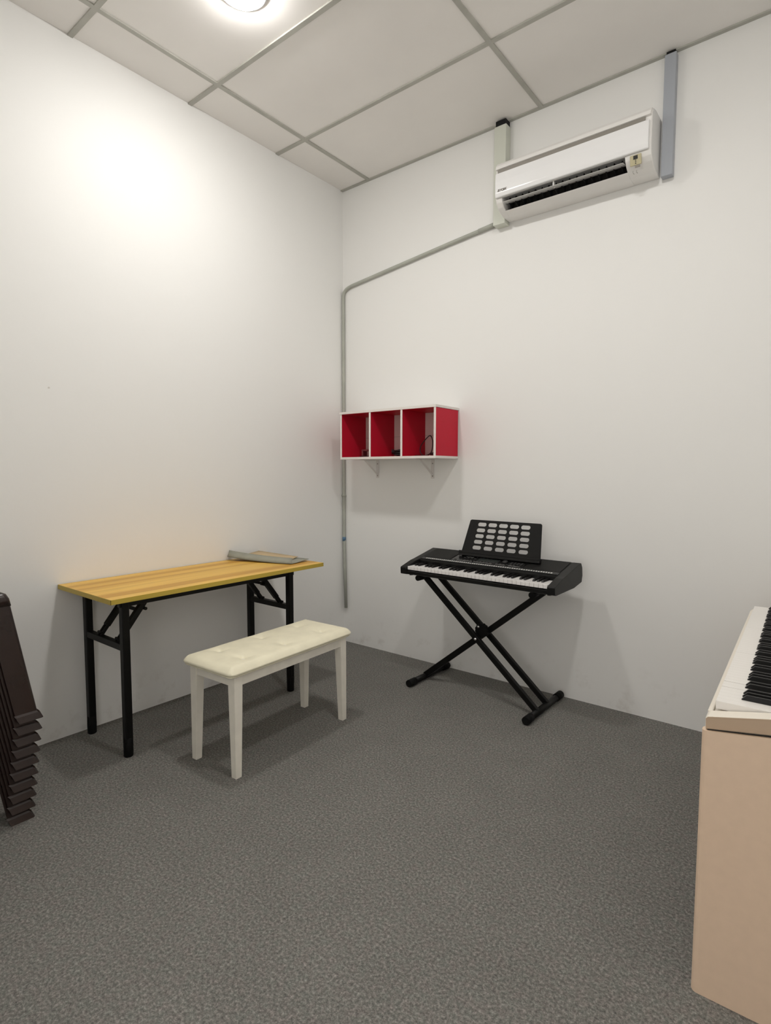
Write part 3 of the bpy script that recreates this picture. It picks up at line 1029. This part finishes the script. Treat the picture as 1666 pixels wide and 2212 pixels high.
t = thing('audio_cable', 'single black cable standing in a loop in the right shelf compartment', 'cable', (SX0 + 0.606, -0.085, zf))
bm = NB()
cable_run(bm, [(-0.085, -0.06, 0.005), (-0.06, -0.02, 0.006), (-0.02, 0.02, 0.008), (0.012, 0.025, 0.030), (0.018, 0.03, 0.080), (0.010, 0.035, 0.118), (-0.008, 0.035, 0.136), (-0.030, 0.02, 0.112), (-0.052, 0.00, 0.072), (-0.056, -0.005, 0.035), (-0.038, -0.005, 0.009), (0.000, 0.0, 0.006), (0.030, -0.015, 0.016), (0.060, -0.03, 0.018)], 0.0032)
obj('lead', bm, M['cable'], t)
bm = NB(); tube(bm, [(0.050, -0.03, 0.012), (0.090, -0.045, 0.012)], 0.0115, 12)
obj('jack_plug', bm, M['cable'], t)

# ------------------------------------------------------------------ cream digital piano at the right
PR = math.radians(1.5)
t = thing('digital_piano', 'cream digital piano with ivory keys standing at the right edge', 'piano', (2.664, -1.609, 0), PR)
PL, PD = 1.330, 0.430
SEAM = [(0.004, 0.676), (0.135, 0.695), (0.22, 0.704), (PD, 0.704)]
for y0, y1 in ((0.0, 0.034), (PL - 0.034, PL)):
    bm = NB()
    poly = [(0.0, 0.0), (PD, 0.0)] + [(x, z - 0.0020) for x, z in SEAM[::-1]]
    poly[-1] = (0.0, 0.6740)
    tb = bmesh.new(); prism(tb, poly, 'y', y0, y1)
    ed = [e_ for e_ in tb.edges if abs(e_.verts[0].co.x) < 0.006 and abs(e_.verts[1].co.x) < 0.006 and abs(e_.verts[0].co.z - e_.verts[1].co.z) > 0.1]
    bmesh.ops.bevel(tb, geom=ed, offset=0.015, segments=5, affect='EDGES', profile=0.5)
    for f in tb.faces:
        f.smooth = False
    add(bm, tb)
    obj('side_panel', bm, M['pbody'], t)
bm = NB(); box(bm, PD - 0.03, PD - 0.012, 0.034, PL - 0.034, 0.18, 0.690); obj('back_panel', bm, M['pbody'], t)
bm = NB(); box(bm, PD - 0.14, PD - 0.06, 0.034, PL - 0.034, 0.06, 0.12, 0.004, 2)
bar = obj('pedal_bar', bm, M['pbody'], t)
for k in (-1, 0, 1):
    bm = NB(); box(bm, PD - 0.25, PD - 0.145, PL / 2 + k * 0.07 - 0.012, PL / 2 + k * 0.07 + 0.012, 0.050, 0.060, 0.004, 2)
    obj('pedal', bm, M['chrome'], bar)
# dark strip painting the shade in the gap, then the key bed
bm = NB(); prism(bm, [(0.012, 0.6670)] + [(x, z - 0.0021) for x, z in [(0.135, 0.695), (0.22, 0.704), (PD - 0.02, 0.704)]] + [(PD - 0.02, 0.7045), (0.22, 0.7045), (0.135, 0.6955), (0.012, 0.6775)], 'y', 0.006, PL - 0.006)
obj('seam_shade_strip', bm, M['seam'], t, 'dark strip painted as the seam shade under the key bed')
BLKTOP = lambda x: 0.7145 + max(0.0, x - 0.022) * 0.216
BLK = [(0.007, 0.676), (0.007, 0.706), (0.012, 0.712), (0.022, 0.7145), (0.14, 0.740), (0.20, 0.760), (PD, 0.800), (PD, 0.7045), (0.22, 0.7045), (0.135, 0.6955)]
for y0, y1 in ((0.0, 0.043), (PL - 0.043, PL)):
    bm = NB(); prism(bm, BLK, 'y', y0, y1, 0.0025, 3); 
    if y0 == 0.0:                                   # the outer face leans inwards towards its foot
        for v in bm.verts:
            if v.co.y < 0.004:
                v.co.y += max(0.0, (BLKTOP(v.co.x) - v.co.z)) * 0.22
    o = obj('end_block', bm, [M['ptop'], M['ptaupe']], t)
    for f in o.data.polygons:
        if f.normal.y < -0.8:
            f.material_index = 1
bm = NB(); box(bm, 0.007, 0.019, 0.0425, PL - 0.0425, 0.676, 0.713, 0.003, 2); obj('key_slip', bm, M['ptop'], t)
bm = NB(); prism(bm, [(0.019, 0.680), (0.135, 0.6965), (0.22, 0.7055), (PD - 0.03, 0.7055), (PD - 0.03, 0.715), (0.019, 0.706)], 'y', 0.0435, PL - 0.0435); obj('key_bed', bm, M['ptop'], t)
bm = NB(); prism(bm, [(0.172, 0.716), (0.172, 0.752), (0.190, 0.790), (0.215, 0.812), (PD - 0.01, 0.812), (PD - 0.01, 0.716)], 'y', 0.0435, PL - 0.0435, 0.003, 2); obj('top_casing', bm, M['ptop'], t)
# 52 white keys; local y=0 is the near (treble) end
ky0 = 0.047
gaps = {5: 0.0022, 7: 0.0028, 20: 0.0016, 35: 0.0016}
kw = 0.0235
bm = NB(); box(bm, 0, 0.148, 0.00015, kw - 0.00015, 0, 0.020, 0.0005, 2)
wk = None
for i in range(52):
    g = gaps.get(i, 0.0)
    loc = (0.023, ky0 + i * kw, 0.7185)
    if wk is None:
        wk = obj('white_key', bm, M['pkeyw'], t); wk.location = loc
    elif g:
        b_ = NB(); box(b_, 0, 0.148, 0.0001 + g, kw - 0.00015, 0, 0.020, 0.0005, 2)
        o = obj('white_key', b_, M['pkeyw'], t); o.location = loc
    else:
        copy_part(wk, 'white_key', t, loc)
def pblack():
    b_ = NB()
    w, L, h = 0.0115, 0.098, 0.0125
    hull_faces(b_, [(0, -w / 2, 0), (L, -w / 2, 0), (L, w / 2, 0), (0, w / 2, 0), (0.011, -w / 2 + 0.0015, h), (L, -w / 2 + 0.0015, h), (L, w / 2 - 0.0015, h), (0.011, w / 2 - 0.0015, h)],
               [(3, 2, 1, 0), (4, 5, 6, 7), (0, 1, 5, 4), (1, 2, 6, 5), (2, 3, 7, 6), (3, 0, 4, 7)])
    bmesh.ops.bevel(b_, geom=list(b_.edges), offset=0.0010, segments=2, affect='EDGES')
    return b_
bk = None
# from the treble end: C | B A G F | E D C | B A G F ...  sharps sit after keys 1,2,3 (A#,G#,F#) and 5,6 (D#,C#) of each octave
for i in range(51):
    if i % 7 in (1, 2, 3, 5, 6):
        loc = (0.072, ky0 + (i + 1) * kw, 0.7387)
        if bk is None:
            bk = obj('black_key', pblack(), M['pkeyb'], t); bk.location = loc
        else:
            copy_part(bk, 'black_key', t, loc)

# ------------------------------------------------------------------ stack of brown plastic stools at the left edge
STH = 0.470
def stool(label, loc, first=None):
    t_ = thing('plastic_stool', label, 'stool', loc, 0.0, 'stack of brown plastic stools')
    if first:
        for ch in list(first.children):
            c_ = ch.copy(); C.objects.link(c_); c_.parent = t_
            for g_ in list(ch.children):
                d_ = g_.copy(); C.objects.link(d_); d_.parent = c_
        return t_
    a, b = 0.190, 0.122           # half widths at foot and at seat
    zt = STH
    # seat: dished square with rounded rim and skirt
    bm_ = NB()
    def ringpts(h, r, z, n=6):
        out = []
        for cx, cy, a0 in ((h - r, h - r, 0), (-(h - r), h - r, PI / 2), (-(h - r), -(h - r), PI), (h - r, -(h - r), 1.5 * PI)):
            for k in range(n + 1):
                q = a0 + PI / 2 * k / n
                out.append((cx + r * math.cos(q), cy + r * math.sin(q), z))
        return out
    lv = [ringpts(b + 0.007, 0.012, zt - 0.050), ringpts(b + 0.003, 0.013, zt - 0.024), ringpts(b - 0.004, 0.014, zt - 0.008), ringpts(b - 0.018, 0.016, zt), ringpts(b - 0.040, 0.02, zt - 0.003), ringpts(0.02, 0.012, zt - 0.006)]
    rr = [[bm_.verts.new(p) for p in L] for L in lv]
    n = len(rr[0])
    for p, q in zip(rr, rr[1:]):
        for k in range(n):
            bm_.faces.new((p[k], p[(k + 1) % n], q[(k + 1) % n], q[k])).smooth = True
    bm_.faces.new(rr[-1])
    bmesh.ops.recalc_face_normals(bm_, faces=bm_.faces)
    bmesh.ops.solidify(bm_, geom=list(bm_.faces), thickness=0.003)
    obj('seat', bm_, M['stool'], t_)
    for sx in (-1, 1):
        for sy in (-1, 1):
            bm_ = NB()
            # L-shaped corner leg, flaring outwards
            rows = []
            for s in [k / 6 for k in range(7)]:
                z = 0.026 + (zt - 0.045 - 0.026) * s
                h = a - 0.010 - (a - 0.010 - b - 0.004) * s
                w = 0.074 + 0.004 * s
                rc_ = 0.010
                row = [(h - w, h), (h - rc_, h), (h - rc_ * 0.3, h - rc_ * 0.3), (h, h - rc_), (h, h - w)]
                rows.append([(sx * x, sy * y, z) for x, y in row])
            t2 = bmesh.new()
            vv = [[t2.verts.new(p) for p in r] for r in rows]
            for i in range(6):
                for j in range(4):
                    t2.faces.new((vv[i][j], vv[i][j + 1], vv[i + 1][j + 1], vv[i + 1][j]))
            bmesh.ops.recalc_face_normals(t2, faces=t2.faces)
            nrm = t2.faces[0].normal if hasattr(t2.faces, 'ensure_lookup_table') and not t2.faces.ensure_lookup_table() else None
            bmesh.ops.solidify(t2, geom=list(t2.faces), thickness=0.0025)
            add(bm_, t2)
            lg_ = obj('leg', bm_, M['stool'], t_)
            # stepped foot rim
            bm_ = NB()
            w = 0.080
            L0 = [(a - w, a), (a, a), (a, a - w)]
            def Lpoly(o, th):
                return [(o - w, o), (o - 0.006, o), (o, o - 0.006), (o, o - w), (o - th, o - w), (o - th, o - th), (o - w, o - th)]
            lo = Lpoly(a + 0.004, 0.016); hi = Lpoly(a - 0.004, 0.010)
            va = [bm_.verts.new((sx * x, sy * y, 0.0)) for x, y in lo]
            vb = [bm_.verts.new((sx * x, sy * y, 0.022)) for x, y in hi]
            vc = [bm_.verts.new((sx * x, sy * y, 0.029)) for x, y in Lpoly(a - 0.009, 0.004)]
            m_ = len(va)
            for A_, B_ in ((va, vb), (vb, vc)):
                for k in range(m_):
                    bm_.faces.new((A_[k], A_[(k + 1) % m_], B_[(k + 1) % m_], B_[k]))
            bm_.faces.new(va[::-1]); bm_.faces.new(vc)
            obj('foot_rim', bm_, M['stool'], lg_)
    return t_
order = ['lowest brown plastic stool of the stack, its feet on the carpet',
         'second lowest brown plastic stool of the stack at the left edge',
         'third brown plastic stool from the bottom of the stack',
         'fourth brown plastic stool from the bottom of the stack',
         'fifth brown plastic stool from the bottom of the stack',
         'fifth brown plastic stool from the top of the stack',
         'fourth brown plastic stool from the top of the stack',
         'third brown plastic stool from the top of the stack',
         'second brown plastic stool from the top, just under the topmost one',
         'topmost brown plastic stool of the stack, its tall glossy leg showing']
first = None
for k in range(10):
    loc = (0.398 + 0.0055 * k, -2.548 + 0.0028 * k, 0.0435 * k)
    s_ = stool(order[k], loc, first)
    if first is None:
        first = s_
